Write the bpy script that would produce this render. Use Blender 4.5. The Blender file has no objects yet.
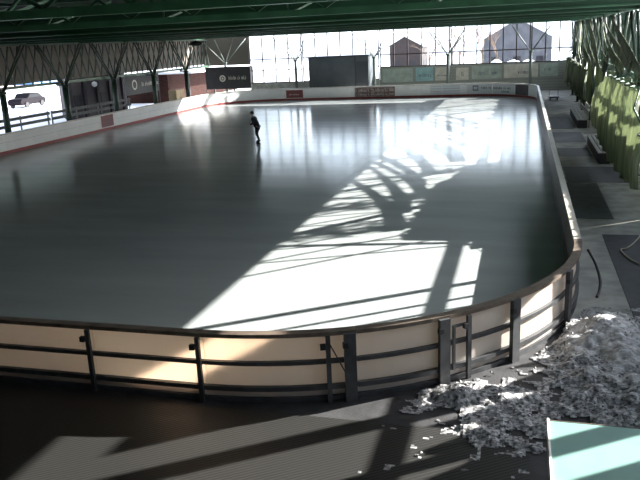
import bpy, math, random
from math import sin, cos, pi, radians, sqrt, atan2
from mathutils import Vector, Matrix, noise
sc = bpy.context.scene
col = sc.collection
rnd = random.Random(7)

# ------------------------------------------------------------------ materials
def mat(name, rgb, rough=0.6, metal=0.0, var=0.0, vscale=8.0, spec=0.5, bump=0.0, bscale=40.0, translucent=None, tmix=0.3, emit=None, rgb2=None, stretch=None):
    m = bpy.data.materials.new(name); m.use_nodes = True
    nt = m.node_tree; n = nt.nodes; l = nt.links
    b = n['Principled BSDF']; out = n['Material Output']
    b.inputs['Base Color'].default_value = (*rgb, 1)
    b.inputs['Roughness'].default_value = rough
    b.inputs['Metallic'].default_value = metal
    b.inputs['Specular IOR Level'].default_value = spec
    tc = n.new('ShaderNodeTexCoord'); mp = n.new('ShaderNodeMapping')
    l.new(tc.outputs['Object'], mp.inputs['Vector'])
    if stretch: mp.inputs['Scale'].default_value = stretch
    if var > 0 or rgb2:
        t = n.new('ShaderNodeTexNoise'); t.inputs['Scale'].default_value = vscale; t.inputs['Detail'].default_value = 5
        r = n.new('ShaderNodeValToRGB')
        l.new(mp.outputs['Vector'], t.inputs['Vector']); l.new(t.outputs['Fac'], r.inputs['Fac'])
        c2 = rgb2 if rgb2 else tuple(min(1, c * (1 + var)) for c in rgb)
        c1 = rgb if rgb2 else tuple(c * (1 - var) for c in rgb)
        r.color_ramp.elements[0].position = 0.35; r.color_ramp.elements[1].position = 0.65
        r.color_ramp.elements[0].color = (*c1, 1); r.color_ramp.elements[1].color = (*c2, 1)
        l.new(r.outputs['Color'], b.inputs['Base Color'])
    if bump > 0:
        t2 = n.new('ShaderNodeTexNoise'); t2.inputs['Scale'].default_value = bscale; t2.inputs['Detail'].default_value = 4
        bp = n.new('ShaderNodeBump'); bp.inputs['Strength'].default_value = bump; bp.inputs['Distance'].default_value = 0.02
        l.new(mp.outputs['Vector'], t2.inputs['Vector']); l.new(t2.outputs['Fac'], bp.inputs['Height']); l.new(bp.outputs['Normal'], b.inputs['Normal'])
    if translucent:
        tr = n.new('ShaderNodeBsdfTranslucent'); tr.inputs['Color'].default_value = (*translucent, 1)
        mx = n.new('ShaderNodeMixShader'); mx.inputs['Fac'].default_value = tmix
        l.new(b.outputs[0], mx.inputs[1]); l.new(tr.outputs[0], mx.inputs[2]); l.new(mx.outputs[0], out.inputs['Surface'])
    if emit:
        b.inputs['Emission Color'].default_value = (*emit[:3], 1); b.inputs['Emission Strength'].default_value = emit[3]
    return m

def glass_mat():
    m = bpy.data.materials.new('clear_glass'); m.use_nodes = True
    nt = m.node_tree; n = nt.nodes; l = nt.links; n.remove(n['Principled BSDF'])
    t = n.new('ShaderNodeBsdfTransparent'); t.inputs['Color'].default_value = (0.96, 0.98, 1, 1)
    g = n.new('ShaderNodeBsdfGlossy'); g.inputs['Roughness'].default_value = 0.03
    mx = n.new('ShaderNodeMixShader')
    mx.inputs[0].default_value = 0.06; l.new(t.outputs[0], mx.inputs[1]); l.new(g.outputs[0], mx.inputs[2])
    l.new(mx.outputs[0], n['Material Output'].inputs['Surface'])
    return m

def ice_mat():
    m = bpy.data.materials.new('skated_ice'); m.use_nodes = True
    nt = m.node_tree; n = nt.nodes; l = nt.links; b = n['Principled BSDF']
    tc = n.new('ShaderNodeTexCoord'); mp = n.new('ShaderNodeMapping'); l.new(tc.outputs['Object'], mp.inputs['Vector'])
    mp.inputs['Rotation'].default_value = (0, 0, 0.5)
    mp.inputs['Scale'].default_value = (0.25, 1.2, 1)
    t = n.new('ShaderNodeTexNoise'); t.inputs['Scale'].default_value = 0.8; t.inputs['Detail'].default_value = 6
    l.new(mp.outputs['Vector'], t.inputs['Vector'])
    r = n.new('ShaderNodeValToRGB'); l.new(t.outputs['Fac'], r.inputs['Fac'])
    r.color_ramp.elements[0].position = 0.3; r.color_ramp.elements[1].position = 0.75
    r.color_ramp.elements[0].color = (0.30, 0.33, 0.33, 1); r.color_ramp.elements[1].color = (0.37, 0.40, 0.40, 1)
    l.new(r.outputs['Color'], b.inputs['Base Color'])
    mr = n.new('ShaderNodeMapRange'); mr.inputs['To Min'].default_value = 0.11; mr.inputs['To Max'].default_value = 0.20
    l.new(t.outputs['Fac'], mr.inputs['Value']); l.new(mr.outputs[0], b.inputs['Roughness'])
    b.inputs['IOR'].default_value = 1.22
    t2 = n.new('ShaderNodeTexNoise'); t2.inputs['Scale'].default_value = 1.6; t2.inputs['Detail'].default_value = 3
    l.new(mp.outputs['Vector'], t2.inputs['Vector'])
    bp = n.new('ShaderNodeBump'); bp.inputs['Strength'].default_value = 0.05; bp.inputs['Distance'].default_value = 0.05
    l.new(t2.outputs['Fac'], bp.inputs['Height']); l.new(bp.outputs['Normal'], b.inputs['Normal'])
    return m

def ribbed_mat(name, rgb, scale, rot, rough=0.55, dist=0.004, lo=0.45):
    m = bpy.data.materials.new(name); m.use_nodes = True
    nt = m.node_tree; n = nt.nodes; l = nt.links; b = n['Principled BSDF']
    tc = n.new('ShaderNodeTexCoord'); mp = n.new('ShaderNodeMapping'); l.new(tc.outputs['Object'], mp.inputs['Vector'])
    mp.inputs['Rotation'].default_value = rot
    w = n.new('ShaderNodeTexWave'); w.inputs['Scale'].default_value = scale; l.new(mp.outputs['Vector'], w.inputs['Vector'])
    r = n.new('ShaderNodeValToRGB'); l.new(w.outputs['Fac'], r.inputs['Fac'])
    r.color_ramp.elements[0].color = (*[c * lo for c in rgb], 1); r.color_ramp.elements[1].color = (*rgb, 1)
    l.new(r.outputs['Color'], b.inputs['Base Color']); b.inputs['Roughness'].default_value = rough
    bp = n.new('ShaderNodeBump'); bp.inputs['Strength'].default_value = 0.6; bp.inputs['Distance'].default_value = dist
    l.new(w.outputs['Fac'], bp.inputs['Height']); l.new(bp.outputs['Normal'], b.inputs['Normal'])
    return m

M = dict(
    ice=ice_mat(), glass=glass_mat(),
    concrete=mat('concrete', (0.30, 0.30, 0.27), 0.8, var=0.25, vscale=1.6, bump=0.2),
    pale_concrete=mat('pale_concrete', (0.34, 0.34, 0.31), 0.85, var=0.2, vscale=2),
    asphalt=mat('dark_floor', (0.028, 0.028, 0.030), 0.7, var=0.35, vscale=3, bump=0.3),
    rubber=mat('black_rubber', (0.03, 0.033, 0.038), 0.65, var=0.3, vscale=4, bump=0.2),
    slate=mat('slate_rubber', (0.075, 0.085, 0.10), 0.7, var=0.2, vscale=3, bump=0.2),
    ribbed=ribbed_mat('ribbed_rubber', (0.024, 0.024, 0.022), 5.5, (0, 0, 0.95), lo=0.3),
    snow=mat('snow', (0.86, 0.88, 0.92), 0.7, var=0.05, vscale=0.6, bump=0.3, bscale=3),
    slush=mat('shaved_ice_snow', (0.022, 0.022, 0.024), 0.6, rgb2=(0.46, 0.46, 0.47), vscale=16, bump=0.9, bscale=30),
    green=mat('green_painted_steel', (0.024, 0.085, 0.045), 0.45, var=0.2, vscale=1.5, stretch=(0.2, 1, 1)),
    green_light=mat('light_green_flange', (0.05, 0.15, 0.08), 0.4, var=0.2, vscale=2),
    green_dark=mat('dark_green_steel', (0.013, 0.034, 0.020), 0.5, var=0.2, vscale=3),
    deck=mat('roof_deck_green', (0.03, 0.06, 0.04), 0.7, var=0.2, vscale=1),
    clad=ribbed_mat('corrugated_beige', (0.12, 0.108, 0.09), 2.2, (0, 0, pi / 2), 0.6, 0.02, 0.8),
    panel_warm=mat('translucent_board_plastic', (0.80, 0.78, 0.74), 0.45, var=0.05, vscale=1.2, translucent=(0.97, 0.82, 0.68), tmix=0.55),
    panel=mat('white_board_plastic', (0.80, 0.80, 0.78), 0.4, var=0.04, vscale=1.5, translucent=(0.85, 0.83, 0.8), tmix=0.12),
    panel_shaded=mat('shaded_board_plastic', (0.12, 0.112, 0.105), 0.5, var=0.2, vscale=1.5),  # right-side shade painted in: the white board plastic, darkened
    rail_dark=mat('weathered_brown_rail', (0.11, 0.085, 0.065), 0.5, var=0.3, vscale=5),
    steel_dark=mat('dark_grey_steel', (0.065, 0.068, 0.072), 0.45, metal=0.3, var=0.2, vscale=6),
    rail_white=mat('pale_cap_rail', (0.52, 0.49, 0.43), 0.4, var=0.1, vscale=3),
    red_kick=mat('dark_red_kick', (0.24, 0.035, 0.03), 0.5, var=0.15, vscale=3),
    ad_red=mat('dark_red_ad', (0.16, 0.025, 0.03), 0.5),
    ad_dark=mat('dark_ad', (0.06, 0.05, 0.06), 0.5, var=0.3, vscale=6),
    ad_brown=mat('brown_pattern_ad', (0.34, 0.26, 0.24), 0.5, rgb2=(0.14, 0.06, 0.06), vscale=5),
    ad_white=mat('pale_ad', (0.72, 0.73, 0.73), 0.45),
    ink=mat('dark_print', (0.08, 0.08, 0.12), 0.6),
    ink_grey=mat('grey_print', (0.35, 0.36, 0.38), 0.6),
    ink_pale=mat('pale_print', (0.62, 0.60, 0.52), 0.6),
    banner_black=mat('black_banner', (0.022, 0.024, 0.03), 0.6, var=0.2, vscale=3),
    banner_beige=mat('faded_beige_banner', (0.42, 0.40, 0.33), 0.7, var=0.15, vscale=2),
    banner_green=mat('faded_green_banner', (0.27, 0.32, 0.27), 0.7, var=0.15, vscale=2),
    banner_teal=mat('teal_banner', (0.22, 0.36, 0.36), 0.7, var=0.15, vscale=2),
    planks=ribbed_mat('grey_green_planks', (0.22, 0.23, 0.20), 1.2, (0, pi / 2, 0), 0.7, 0.01, 0.85),
    mullion=mat('brown_window_steel', (0.035, 0.022, 0.016), 0.5),
    shed=mat('slate_grey_sheet', (0.075, 0.088, 0.095), 0.6, var=0.12, vscale=1.2),
    shed_dark=mat('dark_slate_sheet', (0.045, 0.052, 0.06), 0.6),
    net=mat('green_tan_netting', (0.15, 0.18, 0.12), 0.8, rgb2=(0.70, 0.73, 0.56), vscale=1.6, stretch=(7, 7, 0.12), translucent=(0.56, 0.62, 0.44), tmix=0.36),
    net_far=mat('dull_green_netting', (0.05, 0.08, 0.045), 0.85, rgb2=(0.24, 0.26, 0.17), vscale=1.6, stretch=(3, 3, 0.3), translucent=(0.12, 0.16, 0.09), tmix=0.15),
    tarp=mat('added_dark_green_tarp', (0.025, 0.05, 0.03), 0.7, var=0.3, vscale=2),
    wood=mat('weathered_bench_wood', (0.33, 0.32, 0.29), 0.7, var=0.2, vscale=6, stretch=(6, 0.6, 1)),
    bench_dark=mat('bench_dark_board', (0.035, 0.035, 0.038), 0.7, var=0.2),
    fence_wood=mat('grey_fence_plank', (0.10, 0.10, 0.10), 0.7, var=0.2, vscale=4),
    mint=mat('mint_sheet', (0.19, 0.33, 0.30), 0.35, var=0.06, vscale=3),
    white_paint=mat('white_paint', (0.75, 0.75, 0.72), 0.45),
    hut_wall=mat('hut_grey_green', (0.18, 0.30, 0.27), 0.6, var=0.1),
    red_paint=mat('red_paint', (0.5, 0.06, 0.04), 0.45),
    rope=mat('tan_hose', (0.34, 0.30, 0.23), 0.6),
    black=mat('black_plastic', (0.012, 0.012, 0.014), 0.5),
    lodge=mat('lodge_brown_grey', (0.06, 0.05, 0.054), 0.8, var=0.15, vscale=2),
    lodge_dark=mat('lodge_dark_timber', (0.02, 0.017, 0.02), 0.8, var=0.2),
    brick=mat('dull_red_brick', (0.014, 0.007, 0.006), 0.9, spec=0.1, rgb2=(0.04, 0.017, 0.014), vscale=3, stretch=(1, 1, 4)),
    chalet=mat('chalet_timber', (0.03, 0.02, 0.018), 0.8, var=0.2, vscale=2),
    orange=mat('orange_render', (0.55, 0.20, 0.06), 0.7, var=0.2, vscale=0.6),
    blue=mat('blue_render', (0.10, 0.24, 0.42), 0.7, var=0.2, vscale=0.6),
    slope_grey=mat('grey_weathered_wall', (0.10, 0.10, 0.11), 0.8, var=0.15, vscale=0.8),
    car=mat('dark_car_paint', (0.008, 0.006, 0.009), 0.6, spec=0.1), carglass=mat('car_glass', (0.01, 0.012, 0.015), 0.4, spec=0.2),
    tan_box=mat('tan_cupboard', (0.50, 0.38, 0.22), 0.6),
    lamp_white=mat('white_globe', (0.8, 0.8, 0.78), 0.4),
    bark=mat('bark', (0.09, 0.07, 0.05), 0.9, var=0.3), needles=mat('dark_needles', (0.022, 0.05, 0.022), 0.8, var=0.4, vscale=1.5),
    twig=mat('bare_twigs', (0.20, 0.13, 0.09), 0.9, var=0.3, vscale=1.0),
    skin=mat('skin', (0.50, 0.32, 0.24), 0.5), hair=mat('dark_hair', (0.02, 0.014, 0.01), 0.6),
    jacket=mat('dark_navy_jacket', (0.014, 0.016, 0.028), 0.75), trousers=mat('black_trousers', (0.010, 0.010, 0.014), 0.75),
    skate=mat('dark_skate_boot', (0.03, 0.03, 0.035), 0.4), blade=mat('skate_blade', (0.5, 0.5, 0.52), 0.25, metal=1),
)

# ------------------------------------------------------------------ builders
OFF = {}
class MB:
    def __init__(s): s.v = []; s.f = []
    def quad(s, a, b, c, d):
        i = len(s.v); s.v += [Vector(p) for p in (a, b, c, d)]; s.f.append((i, i + 1, i + 2, i + 3)); return s
    def hexa(s, p):   # 8 points: bottom ring, top ring
        i = len(s.v); s.v += [Vector(q) for q in p]
        s.f += [(i + 3, i + 2, i + 1, i), (i + 4, i + 5, i + 6, i + 7)] + [(i + k, i + (k + 1) % 4, i + 4 + (k + 1) % 4, i + 4 + k) for k in range(4)]
        return s
    def box(s, x0, x1, y0, y1, z0, z1):
        return s.hexa([(x0, y0, z0), (x1, y0, z0), (x1, y1, z0), (x0, y1, z0), (x0, y0, z1), (x1, y0, z1), (x1, y1, z1), (x0, y1, z1)])
    def bar(s, a, b, w, h=None, up=(0, 0, 1)):
        a, b = Vector(a), Vector(b); h = h or w; d = (b - a).normalized(); up = Vector(up)
        if abs(d.dot(up)) > 0.98: up = Vector((0, 1, 0))
        x = d.cross(up).normalized() * w / 2; y = x.normalized().cross(d) * h / 2
        return s.hexa([a - x - y, a + x - y, a + x + y, a - x + y, b - x - y, b + x - y, b + x + y, b - x + y])
    def tube(s, pts, r, n=8):
        pts = [Vector(p) for p in pts]; rs = r if isinstance(r, (list, tuple)) else [r] * len(pts); base = len(s.v); N = len(pts)
        for k, p in enumerate(pts):
            d = (pts[min(k + 1, N - 1)] - pts[max(k - 1, 0)]).normalized()
            u = Vector((0, 0, 1)) if abs(d.z) < 0.95 else Vector((1, 0, 0))
            x = d.cross(u).normalized(); y = d.cross(x)
            s.v += [p + (x * cos(2 * pi * j / n) + y * sin(2 * pi * j / n)) * rs[k] for j in range(n)]
        for k in range(N - 1):
            for j in range(n):
                a = base + k * n + j; b = base + k * n + (j + 1) % n; s.f.append((a, b, b + n, a + n))
        s.f.append(tuple(base + j for j in reversed(range(n)))); s.f.append(tuple(base + (N - 1) * n + j for j in range(n)))
        return s
    def lathe(s, c, prof, n=16, axis='z'):
        base = len(s.v); c = Vector(c)
        for r, z in prof:
            for j in range(n):
                a = 2 * pi * j / n
                o = Vector((r * cos(a), r * sin(a), z)) if axis == 'z' else (Vector((z, r * cos(a), r * sin(a))) if axis == 'x' else Vector((r * cos(a), z, r * sin(a))))
                s.v.append(c + o)
        for k in range(len(prof) - 1):
            for j in range(n):
                a = base + k * n + j; b = base + k * n + (j + 1) % n; s.f.append((a, b, b + n, a + n))
        s.f.append(tuple(base + j for j in reversed(range(n)))); s.f.append(tuple(base + (len(prof) - 1) * n + j for j in range(n)))
        return s
    def build(s, name, m, parent=None, smooth=False, bevel=0.0):
        off = OFF.get(parent.name, Vector((0, 0, 0))) if parent else Vector((0, 0, 0))
        me = bpy.data.meshes.new(name); me.from_pydata([v - off for v in s.v], [], s.f); me.validate(); me.update()
        import bmesh
        bm = bmesh.new(); bm.from_mesh(me); bmesh.ops.recalc_face_normals(bm, faces=bm.faces); bm.to_mesh(me); bm.free()
        o = bpy.data.objects.new(name, me); col.objects.link(o); me.materials.append(m if not isinstance(m, str) else M[m])
        if smooth:
            for p in me.polygons: p.use_smooth = True
        if bevel > 0:
            b = o.modifiers.new('bevel', 'BEVEL'); b.width = bevel; b.segments = 2; b.limit_method = 'ANGLE'
        if parent: o.parent = parent
        OFF[o.name] = off
        return o

def tag(o, label, cat, group=None, kind=None):
    o['label'] = label; o['category'] = cat
    if group: o['group'] = group
    if kind: o['kind'] = kind
    return o
def thing(name, loc, label, cat, group=None):
    o = bpy.data.objects.new(name, None); col.objects.link(o); o.location = loc; o.empty_display_size = 0.2
    OFF[o.name] = Vector(loc); return tag(o, label, cat, group)
def struct(o): o['kind'] = 'structure'; return o
def kids(o): return [c for c in o.children]
def copy_tree(o, parent=None):
    c = o.copy(); col.objects.link(c)
    if parent: c.parent = parent
    OFF[c.name] = OFF.get(o.name, Vector())
    for ch in kids(o): copy_tree(ch, c)
    return c
ORD = ['first', 'second', 'third', 'fourth', 'fifth', 'sixth', 'seventh', 'eighth', 'ninth', 'tenth', 'eleventh', 'twelfth', 'thirteenth', 'fourteenth',
       'fifteenth', 'sixteenth', 'seventeenth', 'eighteenth', 'nineteenth', 'twentieth', 'twenty-first', 'twenty-second']

# ------------------------------------------------------------------ rink outline
W, L, R = 29.5, 58.14, 6.03
SN = W - 2 * R; SA = R * pi / 2; SS = L - 2 * R
CUM = [0, SN, SN + SA, SN + SA + SS, SN + 2 * SA + SS, 2 * SN + 2 * SA + SS, 2 * SN + 3 * SA + SS, 2 * SN + 3 * SA + 2 * SS, 2 * SN + 4 * SA + 2 * SS]
def path(s, o=0.0):
    s = s % CUM[8]
    def arc(cx, cy, a): return (cx + (R + o) * cos(a), cy + (R + o) * sin(a))
    if s < CUM[1]: return (-W + R + s, -o)
    if s < CUM[2]: return arc(-R, R, -pi / 2 + (s - CUM[1]) / R)
    if s < CUM[3]: return (o, R + s - CUM[2])
    if s < CUM[4]: return arc(-R, L - R, (s - CUM[3]) / R)
    if s < CUM[5]: return (-R - (s - CUM[4]), L + o)
    if s < CUM[6]: return arc(-W + R, L - R, pi / 2 + (s - CUM[5]) / R)
    if s < CUM[7]: return (-W - o, L - R - (s - CUM[6]))
    return arc(-W + R, R, pi + (s - CUM[7]) / R)
def sweep(mb, s0, s1, o0, o1, z0, z1, n=None):
    n = n or max(1, int((s1 - s0) / 0.3))
    b = len(mb.v)
    for k in range(n + 1):
        s = s0 + (s1 - s0) * k / n
        a = path(s, o0); c = path(s, o1)
        mb.v += [Vector((*a, z0)), Vector((*c, z0)), Vector((*c, z1)), Vector((*a, z1))]
    for k in range(n):
        for j in range(4):
            p = b + 4 * k + j; q = b + 4 * k + (j + 1) % 4
            mb.f.append((p, q, q + 4, p + 4))
    mb.f.append((b + 3, b + 2, b + 1, b)); e = b + 4 * n; mb.f.append((e, e + 1, e + 2, e + 3))
    return mb

# ------------------------------------------------------------------ setting: floor, ice, ground
g = MB().quad((-260, -60, -0.12), (160, -60, -0.12), (160, 320, -0.12), (-260, 320, -0.12)).build('ground', 'snow'); struct(g)
f = MB().box(-33.6, 4.2, 3.9, 64.0, -0.11, -0.01).build('floor', 'concrete'); struct(f)
f = MB().box(-33.6, 4.2, -14.3, 3.9, -0.11, -0.01).build('floor', 'asphalt'); struct(f)
mb = MB(); N = 300
ring = [path(CUM[8] * k / N, -0.004) for k in range(N)]
mb.v = [Vector((*p, 0.0)) for p in ring] + [Vector((*p, -0.009)) for p in ring]
mb.f = [tuple(range(N)), tuple(reversed(range(N, 2 * N)))] + [(k, (k + 1) % N, N + (k + 1) % N, N + k) for k in range(N)]
ice = mb.build('ice_floor', 'ice'); struct(ice)

# ------------------------------------------------------------------ rink boards
PITCH = 0.0
def marks(mb_fn, n, s0, s1, z0, z1, seed):
    """unreadable printed characters: small upright strokes and bowls in a row"""
    r = random.Random(seed); s = s0
    while s < s1 - 0.05:
        w = r.uniform(0.05, 0.12); 
        if r.random() < 0.12: s += 0.12; continue
        zt = z1 if r.random() < 0.35 else z0 + (z1 - z0) * 0.7
        mb_fn(s, min(s + 0.03, s1), z0, zt)
        if r.random() < 0.7: mb_fn(s + w - 0.025, s + w, z0, z0 + (z1 - z0) * 0.7)
        if r.random() < 0.7: mb_fn(s, s + w, z0 + (z1 - z0) * (0 if r.random() < 0.5 else 0.55), z0 + (z1 - z0) * (0.15 if r.random() < 0.5 else 0.7))
        s += w + 0.05

def section(s0, s1, label, look, group, posts=(), heavy=(), stile=None, brace=None):
    p0 = path((s0 + s1) / 2)
    t = thing('rink_board', (p0[0], p0[1], 0), label, 'rink board', group)
    a, b = s0 + 0.004, s1 - 0.004
    near = look == 'near'
    pan = sweep(MB(), a, b, 0.0, 0.03, 0.02, 1.10).build('panel', 'panel_warm' if near else 'panel_shaded' if look == 'right' else 'panel', t)
    sweep(MB(), a, b, -0.03, 0.13, 1.102, 1.165).build('top_rail', 'rail_dark' if near else 'rail_white', t)
    sweep(MB(), a, b, -0.014, -0.001, 0.015, 0.19).build('kick_strip', 'steel_dark' if look == 'right' else 'red_kick', t)
    sweep(MB(), a, b, 0.034, 0.10, 0.625, 0.69).build('middle_rail', 'steel_dark', t)
    sweep(MB(), a, b, 0.034, 0.11, 0.19, 0.265).build('bottom_rail', 'steel_dark', t)
    sweep(MB(), a, b, 0.034, 0.09, -0.005, 0.07).build('sill', 'steel_dark' if near else 'concrete', t)
    for ps in posts: sweep(MB(), ps - 0.035, ps + 0.035, 0.112, 0.17, -0.005, 1.10).build('post', 'steel_dark', t)
    for ps in heavy: 
        sweep(MB(), ps - 0.10, ps + 0.08, 0.112, 0.19, -0.005, 1.13).build('post', 'steel_dark', t)
    for ps in list(posts) + list(heavy):
        sweep(MB(), ps - 0.12, ps - 0.04, 0.132, 0.20, 0.90, 0.985).build('clamp', 'black', t)
    if stile:
        sa, sb = stile
        m2 = MB(); sweep(m2, sa, sa + 0.04, 0.112, 0.15, 0.20, 0.98); sweep(m2, sa + 0.041, sb, 0.112, 0.15, 0.94, 0.98)
        m2.build('gate_frame', 'steel_dark', t)
    if brace:
        q0 = path(brace[0], 0.19); q1 = path(brace[1], 0.19)
        MB().bar((*q0, 1.02), (*q1, 0.42), 0.02).build('diagonal_brace', 'steel_dark', t)
    return t, pan

def advert(t, s0, s1, z0, z1, m, ink=None, rows=(), seed=1, logo=None):
    ad = sweep(MB(), s0, s1, -0.006, -0.001, z0, z1).build('advert', m, t)
    if rows:
        mb = MB()
        for (a, b, y0, y1) in rows:
            marks(lambda p, q, u, v: sweep(mb, s1 - (q - s0), s1 - (p - s0), -0.009, -0.0065, u, v, 1), 0, a, b, y0, y1, seed)
        if logo:
            a, b, u, v = logo
            for (p, q, e, h) in ((a, a + .07, u, v), (b - .07, b, u, v), (a, b, u, u + .09), (a, b, v - .09, v), (a + .2, b - .2, u + .2, v - .2)):
                sweep(mb, s1 - (q - s0), s1 - (p - s0), -0.009, -0.0065, e, h, 1)
        mb.build('lettering', ink, ad)
    return ad

NEAR = [
    (8.9, 11.25, 'near-end translucent board section farthest from the corner', dict(posts=(11.2,))),
    (11.25, 13.57, 'near-end board section crossing the left border of the photo', dict(posts=(13.52,))),
    (13.57, 15.61, 'near-end peach-lit board section holding the leftmost post wholly in view', dict(posts=(15.56,))),
    (15.61, 17.56, 'near-end board section between the two leftmost dark posts in view', dict(posts=(17.51,))),
    (17.56, 19.96, 'peach-lit near-end board section with thin diagonal brace at its right end', dict(posts=(19.52,), heavy=(19.86,), brace=(19.53, 19.8))),
    (19.96, 21.49, 'cream-lit curving board section just right of the diagonal brace', dict(heavy=(21.40,))),
    (21.49, 22.97, 'grey corner board section with a narrow framed gate stile', dict(posts=(21.86,), heavy=(22.89,), stile=(21.56, 21.82))),
    (22.97, 24.93, 'sunlit white corner board section beside the snow heap', dict(heavy=(24.80,))),
    (24.93, CUM[2], 'last corner board section before the right side, black hose hanging outside it', dict()),
]
for s0, s1, lab, kw in NEAR: section(s0, s1, lab, 'near', 'boards of the near end and near corner', **kw)
n = 19; d = SS / n
for k in range(n):
    s0 = CUM[2] + k * d
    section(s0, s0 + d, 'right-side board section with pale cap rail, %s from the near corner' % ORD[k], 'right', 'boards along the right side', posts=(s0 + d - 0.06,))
for k in range(4):
    s0 = CUM[3] + k * SA / 4
    t, _ = section(s0, s0 + SA / 4, 'far right corner board section, %s from the right side' % ORD[k], 'white', 'far corner boards')
n = 8; d = SN / n; far = []
names = ['white far-end board carrying the left half of pale lettered advert', 'white far-end board right of the ruled pale advert', 'white far-end board with the thinly ruled pale advert',
         'plain white far-end board right of the brown patterned advert', 'far-end board carrying right part of brown patterned advert', 'far-end board straight below the dark shed, mostly plain white',
         'plain white far-end board below left edge of the dark shed', 'far-end white board carrying the small dark red sign']
for k in range(n):
    s0 = CUM[4] + k * d
    t, _ = section(s0, s0 + d, 'placeholder', 'white', 'boards of the far end'); far.append((t, s0, s0 + d))
# adverts sit at fixed world x on the far end; s = CUM4 + (-R - x)
fs = lambda x: CUM[4] + (-R - x)
def far_ad(x0, x1, z0, z1, m, **k):     # x0 > x1 in s order; split between sections
    a, b = fs(x1), fs(x0)
    out = []
    for t, p, q in far:
        u, v = max(a, p + .006), min(b, q - .006)
        if v - u > 0.05: out.append((t, u, v))
    return out
for t, u, v in far_ad(-23.2, -21.5, .24, .98, None): advert(t, u, v, .24, .98, 'ad_red', 'ink_pale', ((u + .3, v - .3, .5, .64),), 3)
for t, u, v in far_ad(-16.4, -12.55, .2, 1.06, None): advert(t, u, v, .2, 1.06, 'ad_brown', 'ink_pale', ((u + .1, v - .1, .65, .9), (u + .1, v - .1, .32, .5)), 5)
for t, u, v in far_ad(-9.3, -6.6, .2, 1.06, None):
    ad = sweep(MB(), u, v, -0.006, -0.001, .22, 1.06).build('advert', 'ad_white', t)
    m2 = MB(); 
    for z in (.5, .74, .95): sweep(m2, u + .05, v - .05, -0.009, -0.0065, z, z + .035, 1)
    m2.build('printed_line', 'ink_grey', ad)
for t, p, q in far:
    x0 = -R - (p - CUM[4]); x1 = -R - (q - CUM[4]); xm = (x0 + x1) / 2
    i = far.index((t, p, q)); 
    lab = {0: 'rightmost straight white far-end board, next to the far right corner', 1: 'far-end board right of centre with pale ruled lines on its face', 2: 'far-end white board just right of the brown patterned advert',
           3: 'far-end board carrying the right part of the brown patterned advert', 4: 'far-end board carrying the left part of the brown patterned advert', 5: 'plain white far-end board straight below the dark grey shed',
           6: 'far-end white board below the left edge of the dark grey shed', 7: 'leftmost straight far-end board, carrying the small dark red sign'}[i]
    t['label'] = lab
# pale lettered advert and dark panel on the far right corner sections
t0 = [o for o in bpy.data.objects if o.get('label', '').startswith('far right corner board section')]
for t in t0:
    i = ORD.index(t['label'].split(', ')[1].split()[0]); a = CUM[3] + i * SA / 4; b = a + SA / 4
    if i == 1: advert(t, a + .5, b - .03, .2, 1.06, 'ad_dark')
    if i == 2: advert(t, a + .03, b - .03, .2, 1.06, 'ad_white', 'ink', ((a + .1, a + 1.9, .62, .86), (a + .9, a + 1.9, .34, .52)), 8)
    if i == 3: advert(t, a + .03, b - .03, .2, 1.06, 'ad_white', 'ink', ((a + 1.35, b - .1, .62, .86),), 9, logo=(a + .55, a + 1.05, .5, .95))
    t['label'] = ['far right corner board section touching the right-side boards', 'far right corner board section covered by a dark panel', 'far right corner board with small two-line print',
                  'far corner board with square dark logo and pale advert'][i]
for k in range(4):
    s0 = CUM[5] + k * SA / 4
    section(s0, s0 + SA / 4, 'far left corner white board section, %s from the far end' % ORD[k], 'white', 'far left corner boards')
d = 2.425
for k in range(14):
    s0 = CUM[6] + k * d; yc = L - R - (s0 - CUM[6]) - d / 2
    if k == 6: lab = 'left-side white board section carrying the dark red square sign'
    elif k < 6: lab = 'left-side white board, %s beyond the dark red sign' % ORD[5 - k]
    else: lab = 'left-side white board, %s on the near side of the dark red sign' % ORD[k - 7]
    t, _ = section(s0, s0 + d, lab, 'white', 'boards along the left side')
    m2 = MB(); sweep(m2, s0 + .01, s0 + d - .01, -0.004, -0.001, .66, .672)
    m2.build('seam', 'ink_grey', t)
    if k == 6:
        c = CUM[6] + (L - R - 36.2)
        ad = advert(t, c - .8, c + .8, .26, 1.06, 'ad_red'); m3 = MB(); sweep(m3, c - .45, c + .45, -.009, -.0065, .5, .56, 1); sweep(m3, c - .3, c + .3, -.009, -.0065, .68, .74, 1); m3.build('lettering', 'ad_dark', ad)

# ------------------------------------------------------------------ floor coverings
def flat_mat(name, x0, x1, y0, y1, m, label, z=0.002, th=0.012):
    o = MB().box(x0, x1, y0, y1, z - 0.011, z - 0.011 + th).build(name, m); return tag(o, label, 'floor mat', 'mats on the floor')
flat_mat('rubber_mat', 0.55, 2.75, 18.2, 21.5, 'rubber', 'black rubber floor mat in front of the nearer bench')
flat_mat('rubber_mat', 0.33, 1.55, 12.6, 18.1, 'slate', 'slate grey rubber mat along the right-side boards')
flat_mat('rubber_mat', 1.05, 1.98, 3.9, 10.8, 'rubber', 'long narrow black mat with hose lying on it')
flat_mat('rubber_mat', 0.5, 2.0, 28.6, 32.5, 'slate', 'slate rubber mat between boards and the farther bench')
flat_mat('rubber_mat', 0.5, 1.9, 24.2, 26.6, 'rubber', 'dark rubber mat beside the far end of nearer bench')
flat_mat('rubber_mat', 0.55, 1.8, 34.0, 40.0, 'slate', 'grey rubber mat alongside the farther bench')
o = MB().box(-16, -0.95, -8, -0.28, -0.009, 0.004).build('ribbed_mat', 'ribbed'); tag(o, 'wide ribbed dark rubber matting on the floor outside the near end', 'floor mat')
o = MB().box(0.3, 2.4, -3.3, 3.6, -0.009, 0.002).build('asphalt_patch', 'asphalt'); tag(o, 'dark floor covering under the snow beside the mint roofed hut', 'floor mat')

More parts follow.
